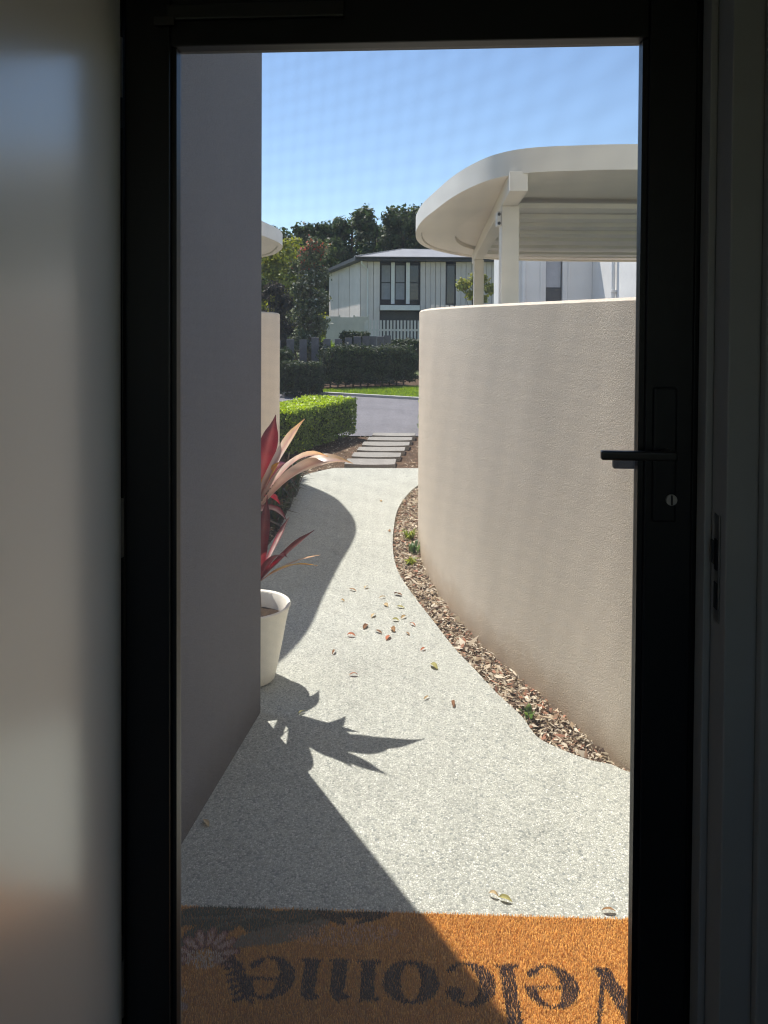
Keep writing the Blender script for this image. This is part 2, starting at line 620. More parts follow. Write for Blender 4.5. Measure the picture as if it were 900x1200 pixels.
# hallway; unseen opening added in the end wall to brighten the interior
for nm, a, bb, mt, lb in (
        ('floor', (-1.2, -4.4, 0.0), (1.9, -0.02, 0.17), 'timber_floor', 'dark hallway floor inside the doorway'),
        ('ceiling', (-1.2, -4.4, 2.72), (1.9, -0.125, 2.82), 'plaster', 'hallway ceiling inside the doorway'),
        ('wall_left', (-1.3, -4.4, 0.0), (-1.2, -0.125, 2.8), 'plaster', 'hallway wall behind the open front door'),
        ('wall_right', (1.9, -4.4, 0.0), (2.0, -0.125, 2.8), 'plaster', 'hallway wall on the latch side'),
        ('wall_back', (-1.3, -4.5, 0.0), (2.0, -4.4, 1.20), 'plaster', 'hallway end wall below the opening added for light'),
        ('wall_back', (-1.3, -4.5, 2.15), (2.0, -4.4, 2.8), 'plaster', 'hallway end wall above the opening added for light'),
        ('wall_back', (-1.3, -4.5, 1.201), (-0.55, -4.4, 2.149), 'plaster', 'hallway end wall beside the opening added for light, narrow pier'),
        ('wall_back', (1.15, -4.5, 1.201), (2.0, -4.4, 2.149), 'plaster', 'hallway end wall beside the opening added for light, far pier')):
    tag(hloc(box(nm, a, bb, mt)), lb, 'wall' if nm.startswith('wall') else nm, kind='structure')

# door frame
df = hloc(empty('door_frame'))
tag(df, 'dark painted timber door frame with a steel strike plate', 'door frame')
box('jamb', (0.490, -0.124, 0.17), (0.550, 0.15, 2.26), 'jamb_paint', df, 0.003)
box('jamb', (-0.550, -0.026, 0.17), (-0.490, 0.15, 2.26), 'jamb_paint', df, 0.003)
box('subframe', (-0.4895, -0.0255, 0.173), (-0.4768, 0.03, 2.171), 'black_powdercoat', df, 0.001)
box('subframe', (0.4735, -0.020, 0.173), (0.4897, 0.03, 2.171), 'black_powdercoat', df, 0.001)
box('head', (-0.489, -0.122, 2.172), (0.489, 0.148, 2.258), 'jamb_paint', df, 0.003)
box('door_stop', (0.478, -0.066, 0.17), (0.4895, -0.028, 2.171), 'jamb_paint', df, 0.002)
box('architrave', (0.535, -0.145, 0.17), (0.60, -0.125, 2.30), 'jamb_paint', df, 0.004)
box('sill', (-0.488, -0.12, 0.10), (0.488, 0.10, 0.172), 'sill_metal', df, 0.006)
sp_ = MB().box((0.4875, -0.103, 1.145), (0.4892, -0.082, 1.31), 0.0005)
plate = sp_.build('strike_plate', 'steel', df)
box('latch_hole', (0.4862, -0.099, 1.225), (0.4874, -0.086, 1.272), 'black_powdercoat', plate)
box('latch_hole', (0.4862, -0.099, 1.165), (0.4874, -0.086, 1.205), 'black_powdercoat', plate)
MB().box((0.4845, -0.088, 1.232), (0.4872, -0.076, 1.268), 0.001).build('strike_lip', 'dark_handle', plate)

# screen door: stiles, rails, woven mesh, lever
sd_ = hloc(empty('screen_door'))
tag(sd_, 'black framed security screen door with fine mesh and lever handle', 'screen door')
box('stile', (-0.475, -0.022, 0.19), (-0.397, 0.022, 2.165), 'black_powdercoat', sd_, 0.003)
box('stile', (0.397, -0.022, 0.19), (0.473, 0.022, 2.165), 'black_powdercoat', sd_, 0.003)
box('rail', (-0.3965, -0.021, 2.067), (0.3965, 0.021, 2.164), 'black_powdercoat', sd_, 0.003)
box('rail', (-0.3965, -0.021, 0.19), (0.3965, 0.021, 0.30), 'black_powdercoat', sd_, 0.003)
mesh_obj('mesh_panel', [(-0.40, 0.006, 0.295), (0.40, 0.006, 0.295), (0.40, 0.006, 2.07), (-0.40, 0.006, 2.07)], [(0, 1, 2, 3)], 'screen_mesh', sd_)
for x in (-0.397, 0.388):
    box('mesh_bead', (x, -0.012, 0.301), (x + 0.009, 0.012, 2.066), 'black_powdercoat', sd_)
for z in (1.93, 1.2, 0.45):
    h = MB().tube([(-0.4825, -0.026, z), (-0.4825, -0.026, z + 0.09)], 0.006, 12)
    h.build('hinge', 'dark_handle', sd_)
# lever set: lock body plate, inner lever and outer lever
MB().box((0.408, -0.0305, 1.28), (0.446, -0.0225, 1.50), 0.004).build('lock_plate', 'black_powdercoat', sd_)
lv = MB()
lv.tube([(0.427, -0.03, 1.393), (0.427, -0.058, 1.393)], 0.009, 14)
lv.box((0.318, -0.066, 1.386), (0.437, -0.052, 1.401), 0.004, 3)
lv.build('lever', 'dark_handle', sd_)
lv = MB()
lv.tube([(0.427, 0.022, 1.361), (0.427, 0.052, 1.361)], 0.009, 14)
lv.box((0.362, 0.046, 1.352), (0.437, 0.060, 1.370), 0.004, 3)
lv.build('lever', 'dark_handle', sd_)
cy = MB().tube([(0.437, -0.0225, 1.318), (0.437, -0.034, 1.318)], 0.009, 18)
cyl = cy.build('lock_cylinder', 'steel', sd_)
MB().box((0.4358, -0.0362, 1.310), (0.4382, -0.0342, 1.326), 0.0004).build('key_slot', 'black_powdercoat', cyl)
MB().box((-0.40, -0.030, 2.108), (-0.10, -0.0225, 2.134), 0.003).build('closer_rail', 'dark_handle', sd_)
MB().box((-0.42, -0.034, 2.098), (-0.385, -0.0305, 2.112), 0.001).build('maker_plate', 'dark_handle', sd_)

# open front door, swung inside
fd = hloc(empty('front_door'))
tag(fd, 'pale satin painted front door standing open inside the hall', 'door')
lf = MB().box((-0.512, -1.0, 0.185), (-0.4765, -0.034, 2.168), 0.002)
lf.build('leaf', 'door_paint', fd)
for z in (0.4, 1.2, 1.98):
    MB().tube([(-0.4795, -0.029, z), (-0.4795, -0.029, z + 0.1)], 0.0045, 12).build('hinge', 'steel', fd)

# tall blade wall beside the entry
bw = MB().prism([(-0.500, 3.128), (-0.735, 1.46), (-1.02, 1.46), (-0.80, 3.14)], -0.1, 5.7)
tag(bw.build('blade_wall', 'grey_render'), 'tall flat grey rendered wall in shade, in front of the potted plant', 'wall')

# ------------------------------------------------------------------ rounded garden walls
def ribbon_wall(name, pts, thick, z0, z1, mat, side):
    a = catmull(pts, 6)
    c = offset(a, thick * side)
    n = len(a)
    r = 0.012
    ia, ic = offset(a, r * side), offset(c, -r * side)
    rings = [[(*a[i], z0), (*a[i], z1 - r), (*ia[i], z1), (*ic[i], z1), (*c[i], z1 - r), (*c[i], z0)] for i in range(n)]
    vs = [p for q in rings for p in q]
    fs = []
    for i in range(n - 1):
        for k in range(5):
            fs.append((i * 6 + k, (i + 1) * 6 + k, (i + 1) * 6 + k + 1, i * 6 + k + 1))
    fs.append(tuple(range(6)))
    fs.append(tuple((n - 1) * 6 + k for k in range(5, -1, -1)))
    o = mesh_obj(name, vs, fs, mat, smooth=True)
    bm = bmesh.new(); bm.from_mesh(o.data)
    bmesh.ops.recalc_face_normals(bm, faces=bm.faces)
    for e in bm.edges:
        if len(e.link_faces) == 2 and e.calc_face_angle(0) > 0.6: e.smooth = False
    bm.to_mesh(o.data); bm.free()
    return o


R_WALL = [(1.15, 2.12), (0.9, 2.714), (0.815, 2.96), (0.736, 3.19), (0.65, 3.42), (0.573, 3.64), (0.489, 3.885), (0.408, 4.2), (0.328, 4.62), (0.284, 4.97),
          (0.263, 5.4), (0.27, 5.9), (0.325, 6.5), (0.46, 7.2), (0.72, 7.9), (1.12, 8.45), (1.75, 8.8), (3.0, 8.9), (6, 8.9)]
tag(ribbon_wall('curved_wall', R_WALL, 0.15, -0.1, 1.702, 'cream_render', -1),
    'sunlit cream rendered garden wall curving along the strip of bark mulch', 'wall')
L_WALL = [(-1.75, 3.75), (-1.45, 4.5), (-1.2, 5.5), (-1.05, 6.3), (-0.99, 7.0), (-1.05, 7.7), (-1.27, 8.4), (-1.62, 8.9), (-2.3, 9.25), (-4.5, 9.35)]
tag(ribbon_wall('curved_wall', L_WALL, 0.15, -0.1, 1.70, 'cream_render', 1),
    'cream garden wall end seen between the grey wall and the bright box hedge', 'wall')


# ------------------------------------------------------------------ rounded canopies
def canopy(outline, cols, beam, xb, label, side):
    root = empty('canopy', (0, 0, 0))
    tag(root, label, 'canopy')
    line = catmull(outline, 6, closed=True)
    ar = 0.5 * np.sum(line[:, 0] * np.roll(line[:, 1], -1) - np.roll(line[:, 0], -1) * line[:, 1])
    if ar < 0: line = line[::-1]
    inn = offset(line, 0.012, True)
    MB().prism([tuple(p) for p in inn], 2.405, 2.462).build('roof_deck', 'soffit_paint', root)
    # fascia band: outer face, top lip, bottom lip, inner face
    lip = offset(line, 0.05, True)
    n = len(line)
    vs, fs = [], []
    for i in range(n):
        a, c = line[i], lip[i]
        vs += [(*a, 2.352), (*a, 2.474), (*c, 2.474), (*c, 2.352)]
    for i in range(n):
        j = (i + 1) % n
        for k in range(4):
            fs.append((i * 4 + k, j * 4 + k, j * 4 + (k + 1) % 4, i * 4 + (k + 1) % 4))
    f = mesh_obj('fascia', vs, fs, 'canopy_paint', root)
    bm = bmesh.new(); bm.from_mesh(f.data); bmesh.ops.recalc_face_normals(bm, faces=bm.faces)
    for q in bm.faces: q.smooth = True
    for e in bm.edges:
        if len(e.link_faces) == 2 and e.calc_face_angle(0) > 0.6: e.smooth = False
    bm.to_mesh(f.data); bm.free()
    # soffit rim: flat ring under the deck, stepped up from the fascia
    a, c = offset(line, 0.055, True), offset(line, 0.34, True)
    vs, fs = [], []
    for i in range(n):
        vs += [(*a[i], 2.368), (*c[i], 2.368), (*c[i], 2.404), (*a[i], 2.404)]
    for i in range(n):
        j = (i + 1) % n
        for k in range(4):
            fs.append((i * 4 + k, i * 4 + (k + 1) % 4, j * 4 + (k + 1) % 4, j * 4 + k))
    mesh_obj('soffit_rim', vs, fs, 'canopy_paint', root)
    (x0, y0), (x1, y1) = beam
    MB().beam((x0, y0, 2.315), (x1, y1, 2.315), 0.09, 0.10, 0.004).build('edge_beam', 'canopy_paint', root)
    for y in (4.95, 5.42, 5.85, 6.35, 6.85, 7.5, 8.15):
        t = (y - y0) / (y1 - y0)
        xs = x0 + (x1 - x0) * t + 0.05 * side
        w = 0.2 if y < 6 else 0.24
        MB().box((min(xs, xb), y - w / 2, 2.336), (max(xs, xb), y + w / 2, 2.366), 0.003).build('soffit_board', 'soffit_paint', root)
    for x, y in cols:
        c_ = MB().box((x - .05, y - .05, -0.1), (x + .05, y + .05, 2.264), 0.006)
        c_.build('column', 'canopy_paint', root)
    # base line of the canopy is the ground under its columns
    return root


R_OUT = [(6, 3.75), (4, 3.73), (2.2, 3.715), (1.258, 3.717), (0.91, 3.756), (0.701, 3.817), (0.567, 3.96), (0.477, 4.2), (0.399, 4.56), (0.332, 5.06), (0.281, 5.5),
         (0.256, 5.96), (0.259, 6.43), (0.31, 7.05), (0.444, 7.64), (0.70, 8.2), (0.987, 8.63), (1.4, 8.95), (2.2, 9.1), (4, 9.1), (6, 9.1)]
rc = canopy(R_OUT, [(0.703, 4.35), (0.967, 7.9), (4.2, 4.35), (4.2, 7.9)], ((0.665, 3.83), (1.0, 8.4)), 5.6,
            'cream flat canopy with rounded end on square columns above the sunlit curved wall', 1)
lamp = MB().box((0.63, 4.31, 2.155), (0.652, 4.385, 2.235), 0.004).build('bracket', 'white_paint', rc)
for z in (2.168, 2.218):
    MB().tube([(0.640, 4.309, z), (0.640, 4.301, z)], 0.009, 10).build('bolt', 'charcoal_trim', lamp)
L_OUT = [(-5, 4.6), (-3, 4.58), (-2.1, 4.55), (-1.6, 4.62), (-1.32, 4.85), (-1.17, 5.3), (-1.12, 5.85), (-1.06, 6.45), (-0.985, 7.1), (-1.0, 7.55), (-1.09, 7.99), (-1.257, 8.5),
         (-1.6, 9.0), (-2.2, 9.3), (-3.2, 9.4), (-5, 9.4)]
canopy(L_OUT, [(-1.55, 5.3), (-1.75, 8.2), (-4.2, 5.3), (-4.2, 8.2)], ((-1.5, 4.75), (-1.8, 8.9)), -4.6,
       'cream canopy end just peeping past the tall grey wall', -1)

# ------------------------------------------------------------------ doormat
MR = rad(-1.8)
mat_root = empty('doormat', (0.06, 1.763, 0.0), MR)
tag(mat_root, 'orange coir doormat printed with a dark Welcome and flowers', 'doormat')
MW, MD = 0.665, 0.281      # half sizes
box('backing', (-MW, -MD, 0.001), (MW, MD, 0.010), 'coir_back', mat_root, 0.003)
rng = np.random.default_rng(3)
PT = 0.0036
gx = np.arange(-MW + .003, MW - .002, PT)
gy = np.arange(-MD + .003, MD - .002, PT)
X, Y = np.meshgrid(gx, gy)
X = X.ravel() + rng.normal(0, PT * .35, X.size)
Y = Y.ravel() + rng.normal(0, PT * .35, Y.size)
N = len(X)
tint = np.array([(0.66, 0.32, 0.075), (0.72, 0.37, 0.09), (0.54, 0.25, 0.06), (0.80, 0.45, 0.13)])[rng.integers(0, 4, N)]
tint = tint * rng.uniform(0.75, 1.2, (N, 1))


def ell(u, v, cx, cy, rx, ry, rot=0.0):
    c, s = math.cos(rot), math.sin(rot)
    dx, dy = u - cx, v - cy
    return ((dx * c + dy * s) / rx) ** 2 + ((-dx * s + dy * c) / ry) ** 2 < 1


def rct(u, v, x0, x1, y0, y1):
    return (u > x0) & (u < x1) & (v > y0) & (v < y1)


def seg(u, v, a, b, w0, w1=None):
    w1 = w0 if w1 is None else w1
    ax, ay = a
    dx, dy = b[0] - ax, b[1] - ay
    L2 = dx * dx + dy * dy
    t = np.clip(((u - ax) * dx + (v - ay) * dy) / L2, 0, 1)
    return np.hypot(u - ax - t * dx, v - ay - t * dy) < (w0 + (w1 - w0) * t)


def para(u, v, xb, xt, w, y0, y1):
    t = (v - y0) / (y1 - y0)
    x = xb + (xt - xb) * t
    return (v > y0) & (v < y1) & (u > x) & (u < x + w)


# fat-face serif letters, unit = x-height, origin at baseline left
def L_o(u, v):
    return ell(u, v, .52, .5, .52, .53) & ~ell(u, v, .52, .5, .19, .44)


def L_e(u, v):
    o = ell(u, v, .5, .5, .5, .53) & ~ell(u, v, .54, .5, .23, .46)
    o = o & ~((u > .55) & (v > .22) & (v < .52))
    o |= rct(u, v, .25, .98, .50, .57) & ell(u, v, .5, .5, .5, .53)
    o |= ell(u, v, .78, .2, .12, .07, .8)
    return o


def L_c(u, v):
    o = ell(u, v, .5, .5, .5, .53) & ~ell(u, v, .56, .5, .25, .46)
    o = o & ~((u > .55) & (v > .24) & (v < .80))
    return o | ell(u, v, .76, .73, .17, .16)


def stem(u, v, x, w, y0, y1, s=.09, top=True):
    o = rct(u, v, x, x + w, y0, y1) | rct(u, v, x - s, x + w + s, y0, y0 + .06)
    if top: o |= rct(u, v, x - s, x + w * .6, y1 - .09, y1)
    return o


def L_m(u, v):
    o = stem(u, v, .08, .26, 0, 1.0)
    for x in (.62, 1.16):
        o |= stem(u, v, x, .27, 0, .72, .07, False)
        o |= ell(u, v, x + .06, .70, .21, .32) & ~ell(u, v, x - .12, .62, .17, .27) & (v > .62)
    return o


def L_l(u, v):
    return stem(u, v, .08, .27, 0, 1.62)


def L_W(u, v):
    o = para(u, v, .42, .06, .30, 0, 1.5) | para(u, v, .46, .86, .09, 0, 1.5)
    o |= para(u, v, 1.12, .76, .30, 0, 1.5) | para(u, v, 1.16, 1.60, .09, 0, 1.5)
    return o | rct(u, v, -.06, .48, 1.43, 1.5) | rct(u, v, 1.45, 1.82, 1.43, 1.5)


XH = 0.116
# text reads for someone walking in: its right is -x, its up is -y
tx0, base = 0.647, 0.116
adv = {'W': 1.78, 'e': 1.05, 'l': .46, 'c': 1.04, 'o': 1.1, 'm': 1.56}
fn = {'W': L_W, 'e': L_e, 'l': L_l, 'c': L_c, 'o': L_o, 'm': L_m}
ink = np.zeros(N, bool)
cur = 0.0
SX = 1.13
jx, jy = X + rng.normal(0, .0006, N), Y + rng.normal(0, .0006, N)
for ch in 'Welcome':
    u = ((tx0 - jx) / XH / SX) - cur
    v = (base - jy) / XH
    ink |= fn[ch](u, v)
    cur += adv[ch]
# print of leaves and blooms in the corner by the last letter
mx_, my_ = X - .06, Y - .03
green = np.zeros(N, bool)
for (cx, cy, rx, ry, ro) in ((-.60, .215, .10, .035, .2), (-.50, .222, .12, .030, -.15), (-.40, .205, .12, .028, -.35), (-.56, .17, .09, .03, .6), (-.33, .225, .10, .022, .05),
                             (-.45, .175, .08, .022, -.55), (-.62, .13, .05, .022, 1.2)):
    green |= ell(mx_, my_, cx, cy, rx, ry, ro)
vein = np.zeros(N, bool)
for a, bq in (((-.66, .20), (-.40, .225)), ((-.5, .235), (-.30, .17)), ((-.6, .16), (-.47, .215))):
    vein |= seg(mx_, my_, a, bq, .003)
dkgreen = np.zeros(N, bool)
for (cx, cy, rx, ry, ro) in ((-.20, .232, .085, .012, .1), (-.26, .222, .05, .012, -.5), (-.15, .222, .05, .010, .4)):
    dkgreen |= ell(mx_, my_, cx, cy, rx, ry, ro)
grey_leaf = ell(mx_, my_, -.42, .155, .10, .025, .35) | ell(mx_, my_, -.34, .17, .09, .02, .5)
pinkdust = (ell(mx_, my_, -.22, .165, .15, .035, .05) & (rng.random(N) < .38))
fl = np.zeros(N, bool)
flw = np.zeros(N, bool)
fld = np.zeros(N, bool)
for i, an in enumerate(np.linspace(-.25, math.pi + .25, 9)):
    cx, cy = -.565 + .055 * math.cos(an), .085 + .058 * math.sin(an)
    pe_ = ell(mx_, my_, cx, cy, .034, .0155, an)
    fl |= pe_
    flw |= ell(mx_, my_, cx, cy, .022, .007, an)
    fld |= pe_ & ~ell(mx_, my_, cx, cy, .030, .012, an)
core = ell(mx_, my_, -.565, .075, .05, .028) & (rng.random(N) < .6)
mx_ = mx_ + .035
sprig = seg(mx_, my_, (-.46, .085), (-.405, -.03), .006)
for t in np.linspace(.1, 1, 7):
    px, py = -.46 + .055 * t, .085 - .115 * t
    for s in (-1, 1):
        sprig |= ell(mx_, my_, px + s * .014, py - .006, .015, .006, -.4 * s)
mx_ = mx_ - .035
fl2 = np.zeros(N, bool)
for i, an in enumerate(np.linspace(0, 2 * math.pi, 9)[:-1]):
    fl2 |= ell(mx_, my_, -.63 + .04 * math.cos(an), -.06 + .04 * math.sin(an), .026, .012, an)
var = rng.uniform(.7, 1.25, (N, 1))
for msk, c in ((green, (.075, .10, .075)), (vein & green, (.19, .21, .17)), (grey_leaf, (.25, .23, .18)), (dkgreen, (.04, .035, .028)), (pinkdust, (.60, .40, .30)),
               (fl, (.50, .28, .24)), (flw, (.66, .48, .42)), (fld, (.18, .08, .08)), (core, (.66, .56, .48)), (fl2, (.5, .36, .3)), (sprig, (.04, .02, .035)), (ink, (.032, .024, .032))):
    tint[msk] = np.array(c) * var[msk]
hgt = rng.uniform(.006, .0105, N)
an = rng.uniform(0, 2 * math.pi, N)
ln = rng.normal(0, .0015, (N, 2))
r_ = 0.00115
ca, sa = np.cos(an) * r_, np.sin(an) * r_
z0 = np.full(N, .0085)
tipx, tipy = X + ln[:, 0], Y + ln[:, 1]
vv = np.stack([np.stack([X + ca, Y + sa, z0], 1), np.stack([X - .5 * ca - .87 * sa, Y - .5 * sa + .87 * ca, z0], 1), np.stack([X - .5 * ca + .87 * sa, Y - .5 * sa - .87 * ca, z0], 1),
               np.stack([tipx + ca * .8, tipy + sa * .8, z0 + hgt], 1), np.stack([tipx - .4 * ca - .7 * sa, tipy - .4 * sa + .7 * ca, z0 + hgt], 1), np.stack([tipx - .4 * ca + .7 * sa, tipy - .4 * sa - .7 * ca, z0 + hgt], 1)], 1)
pile = quads_mesh('coir_pile', vv, 6, 'coir_pile', mat_root, tint, faces=[(0, 1, 4, 3), (1, 2, 5, 4), (2, 0, 3, 5), (3, 4, 5)])
tag(pile, 'orange bristle pile with dark serif lettering and flower print', kind='stuff')

# ------------------------------------------------------------------ pot and cordyline
POT = (-0.602, 3.43)
pot = empty('plant_pot', (*POT, 0.0))
tag(pot, 'cream tapered plant pot standing behind the end of the grey wall', 'pot')
MB().lathe([(0.0, 0.002), (0.108, 0.002), (0.118, 0.008), (0.130, 0.06), (0.150, 0.16), (0.170, 0.27), (0.183, 0.325), (0.188, 0.334), (0.186, 0.340), (0.178, 0.341), (0.170, 0.335), (0.158, 0.27), (0.150, 0.23)], 48).build('pot_body', 'pot_glaze', pot, True)
rng = np.random.default_rng(11)
sv, sf = [(0, 0, .275)], []
for k in range(24):
    for q, rr_ in enumerate((.06, .11, .159)):
        sv.append((rr_ * math.cos(k * math.pi / 12), rr_ * math.sin(k * math.pi / 12), .27 + rng.normal(0, .006)))
for k in range(24):
    j = (k + 1) % 24
    sf.append((0, 1 + k * 3, 1 + j * 3))
    for q in range(2):
        sf.append((1 + k * 3 + q, 2 + k * 3 + q, 2 + j * 3 + q, 1 + j * 3 + q))
mesh_obj('potting_soil', sv, sf, 'soil', pot, True)

cord = empty('cordyline_plant', (*POT, 0.27))
tag(cord, 'burgundy and cream long leaved plant growing in the pot', 'plant')
CB = np.array((*POT, 0.27))
for pts, r0 in (([(0.0, 0, -.02), (.01, .0, .12), (.02, -.02, .30), (.015, -.02, .52)], .016), ([(-.05, .03, -.02), (-.07, .05, .2), (-.07, .06, .42)], .014), ([(.04, -.05, -.02), (.055, -.06, .08), (.05, -.055, .17)], .012)):
    MB().tube(pts, [r0, r0 * .95, r0 * .9, r0 * .8][:len(pts)], 9).build('stem', 'cane', cord, True)


def strap_leaf(base, tip, lift, width, cols, fold=.35, twist=0.0, seed=0, parent=cord, origin=CB):
    """lanceolate leaf; base/tip world coords, lift raises the mid-point; cols = base, middle, tip colour"""
    rg = np.random.default_rng(seed)
    b_, t_ = np.array(base, float), np.array(tip, float)
    mid = (b_ + t_) / 2 + np.array((0, 0, lift))
    n = 16
    vs, fs, cs = [], [], []
    cc = [np.array(c) for c in cols]
    for i in range(n + 1):
        t = i / n
        p = (1 - t) ** 2 * b_ + 2 * t * (1 - t) * mid + t * t * t_
        d = 2 * (1 - t) * (mid - b_) + 2 * t * (t_ - mid)
        d /= np.linalg.norm(d)
        s = np.cross(d, (0, 0, 1.0))
        if np.linalg.norm(s) < .05: s = np.array((1., 0, 0))
        s /= np.linalg.norm(s)
        u = np.cross(s, d)
        a = twist * (0.4 + t)
        s2 = s * math.cos(a) + u * math.sin(a)
        u2 = np.cross(s2, d)
        prof = (0.13 + 1.0 * math.sin(math.pi * min(1, t * .92 + .04)) ** 1.1) * (1 - max(0, t - .8) / .2 * .75) if t < 1 else .02
        w = width * .5 * max(.04, min(1, prof)) * (1 + .05 * math.sin(9 * t + seed))
        for k, q in enumerate((-1, -.55, 0, .55, 1)):
            vs.append(p + s2 * w * q + u2 * (abs(q) * fold * w + .02 * width * math.sin(13 * t + q * 3)) - origin)
            c = cc[0] * (1 - 2 * t) + cc[1] * 2 * t if t < .5 else cc[1] * (2 - 2 * t) + cc[2] * (2 * t - 1)
            if len(cc) > 3 and q == 0: c = cc[3]
            if len(cc) > 4 and abs(q) == 1: c = cc[4]
            cs.append(np.clip(c * (1 + rg.normal(0, .12)), 0, 1))
    for i in range(n):
        for k in range(4):
            fs.append((i * 5 + k, i * 5 + k + 1, i * 5 + k + 6, i * 5 + k + 5))
    o = mesh_obj('leaf', vs, fs, 'cordyline_leaf', parent, True)
    at = o.data.attributes.new('tint', 'FLOAT_COLOR', 'POINT')
    at.data.foreach_set('color', np.concatenate([np.array(cs), np.ones((len(cs), 1))], 1).astype(np.float32).ravel())
    return o


BURG = [(.16, .015, .022), (.14, .018, .025), (.10, .012, .015), (.22, .03, .04)]
REDL = [(.13, .03, .035), (.15, .025, .03), (.08, .014, .02), (.2, .06, .06)]
PALE = [(.45, .30, .24), (.55, .47, .42), (.55, .33, .14), (.40, .25, .22)]
PINK = [(.30, .06, .07), (.35, .20, .20), (.16, .02, .03), (.55, .42, .40), (.2, .02, .04)]
YELL = [(.35, .03, .05), (.62, .45, .08), (.55, .28, .05), (.5, .2, .06)]
T1 = (-0.590, 3.42, 0.72)
T2 = (-0.655, 3.49, 0.68)
T3 = (-0.550, 3.375, 0.45)
LEAVES = [  # base, tip, lift, width, colours, fold, twist
    (T1, (-0.478, 3.40, 1.195), .03, .085, REDL, .3, 1.2),
    (T1, (-0.345, 3.35, 1.184), .10, .050, PALE, .3, .5),
    (T1, (-0.250, 3.46, 1.000), .20, .115, PALE, .3, .25),
    (T1, (-0.138, 3.47, 0.968), .20, .105, PALE, .28, -.3),
    (T1, (-0.455, 3.38, 0.990), .09, .040, YELL, .3, .6),
    (T1, (-0.432, 3.42, 0.72), .10, .055, PINK, .4, .7),
    (T1, (-0.74, 3.30, 1.15), .08, .075, REDL, .3, .2),
    (T1, (-0.62, 3.62, 1.20), .06, .075, BURG, .3, .1),
    (T1, (-0.86, 3.52, 1.05), .15, .08, PALE, .3, .1),
    (T1, (-0.58, 3.22, 0.95), .18, .07, PINK, .3, .0),
    (T1, (-0.44, 3.62, 0.93), .18, .075, BURG, .3, .0),
    (T2, (-0.90, 3.70, 0.88), .15, .07, BURG, .3, .2),
    (T2, (-0.70, 3.82, 0.86), .15, .07, PINK, .3, .2),
    (T2, (-0.95, 3.40, 0.74), .15, .07, BURG, .3, .2),
    (T2, (-0.50, 3.72, 0.72), .16, .065, BURG, .3, .2),
    (T3, (-0.298, 3.31, 0.706), .02, .058, BURG, .35, .35),
    (T3, (-0.270, 3.31, 0.598), .04, .035, PALE, .35, .2),
    (T3, (-0.280, 3.29, 0.556), .07, .036, YELL, .35, .3),
    (T3, (-0.42, 3.42, 0.735), .01, .045, PINK, .3, .8),
    (T3, (-0.40, 3.20, 0.62), .10, .05, BURG, .3, .0),
    (T3, (-0.62, 3.18, 0.55), .10, .05, PINK, .3, .0),
    (T3, (-0.50, 3.30, 0.86), .02, .05, REDL, .3, .9),
]
for i, (bs, tp, lift, wd, cl, fo, tw) in enumerate(LEAVES):
    strap_leaf(bs, tp, lift, wd, cl, fo, tw, i)
# dry leaf lying on the potting soil
strap_leaf((-0.53, 3.36, .30), (-0.47, 3.33, .30), .02, .03, [(.35, .18, .1)] * 3, .5, .3, 77)


# ------------------------------------------------------------------ mulch, litter, weeds
def mulch(name, poly, n, seed, label):
    rg = np.random.default_rng(seed)
    poly = np.array(poly)
    lo, hi = poly.min(0), poly.max(0)
    P = rg.uniform(lo, hi, (n * 6, 2))
    P = P[inside(poly, P[:, 0], P[:, 1])][:n]
    N = len(P)
    L = rg.uniform(.006, .022, (N, 1)) * rg.choice([.6, 1, 1.9], (N, 1), p=[.5, .42, .08])
    w = L * rg.uniform(.14, .5, (N, 1))
    a = rg.uniform(0, 2 * math.pi, N)
    t = np.stack([np.cos(a), np.sin(a), rg.normal(0, .28, N)], 1)
    s = np.stack([-np.sin(a), np.cos(a), rg.normal(0, .35, N)], 1)
    c = np.stack([P[:, 0], P[:, 1], rg.uniform(-.042, -.004, N)], 1)
    up_ = np.array((0, 0, 1.0))
    cv = L * rg.uniform(.02, .22, (N, 1))
    v = np.stack([c - t * L, c - t * L * .2 + s * w + up_ * cv * .3, c + t * L, c - t * L * .1 - s * w + up_ * cv * .3, c + up_ * cv], 1)
    cols = [(.30, .22, .14), (.20, .13, .085), (.42, .34, .24), (.52, .45, .35), (.13, .09, .06), (.34, .17, .11), (.09, .06, .045), (.46, .38, .28), (.62, .55, .44), (.36, .30, .21), (.56, .49, .38)]
    o = quads_mesh(name, v, 5, 'litter', None, pal(cols, N, rg, .25), faces=[(0, 4, 1), (1, 4, 2), (2, 4, 3), (3, 4, 0)])
    return tag(o, label, 'mulch', kind='stuff')


rw = catmull(R_WALL, 6)
rw = rw[(rw[:, 1] > 2.68) & (rw[:, 1] < 8.2) & (rw[:, 0] < 1.0)]
re_ = right_edge[(right_edge[:, 1] > 2.7) & (right_edge[:, 1] < 8.4)]
mulch('bark_mulch', [tuple(p) for p in rw] + [tuple(p) for p in re_[::-1]], 15000, 5, 'bark chips and dry leaves in the strip beside the sunlit wall')
mulch('bark_mulch', [(-0.95, 8.6), (-0.5, 8.56), (-0.40, 9.1), (-0.30, 10), (-0.2, 11.0), (-0.55, 11), (-1.3, 9.5)], 1500, 6, 'bark chips at the foot of the bright box hedge')
mulch('bark_mulch', [(0.2, 8.56), (0.75, 8.56), (0.9, 10.9), (0.5, 10.9)], 1100, 8, 'bark chips on the wall side of the stepping slabs')
lw = catmull(L_WALL, 6)
lw = lw[(lw[:, 1] > 4.2) & (lw[:, 1] < 8.6)]
le = left_edge[(left_edge[:, 1] > 4.1)]
mulch('bark_mulch', [tuple(p) for p in le] + [tuple(p) for p in lw], 2200, 9, 'bark chips under the ground cover beside the shaded wall end')


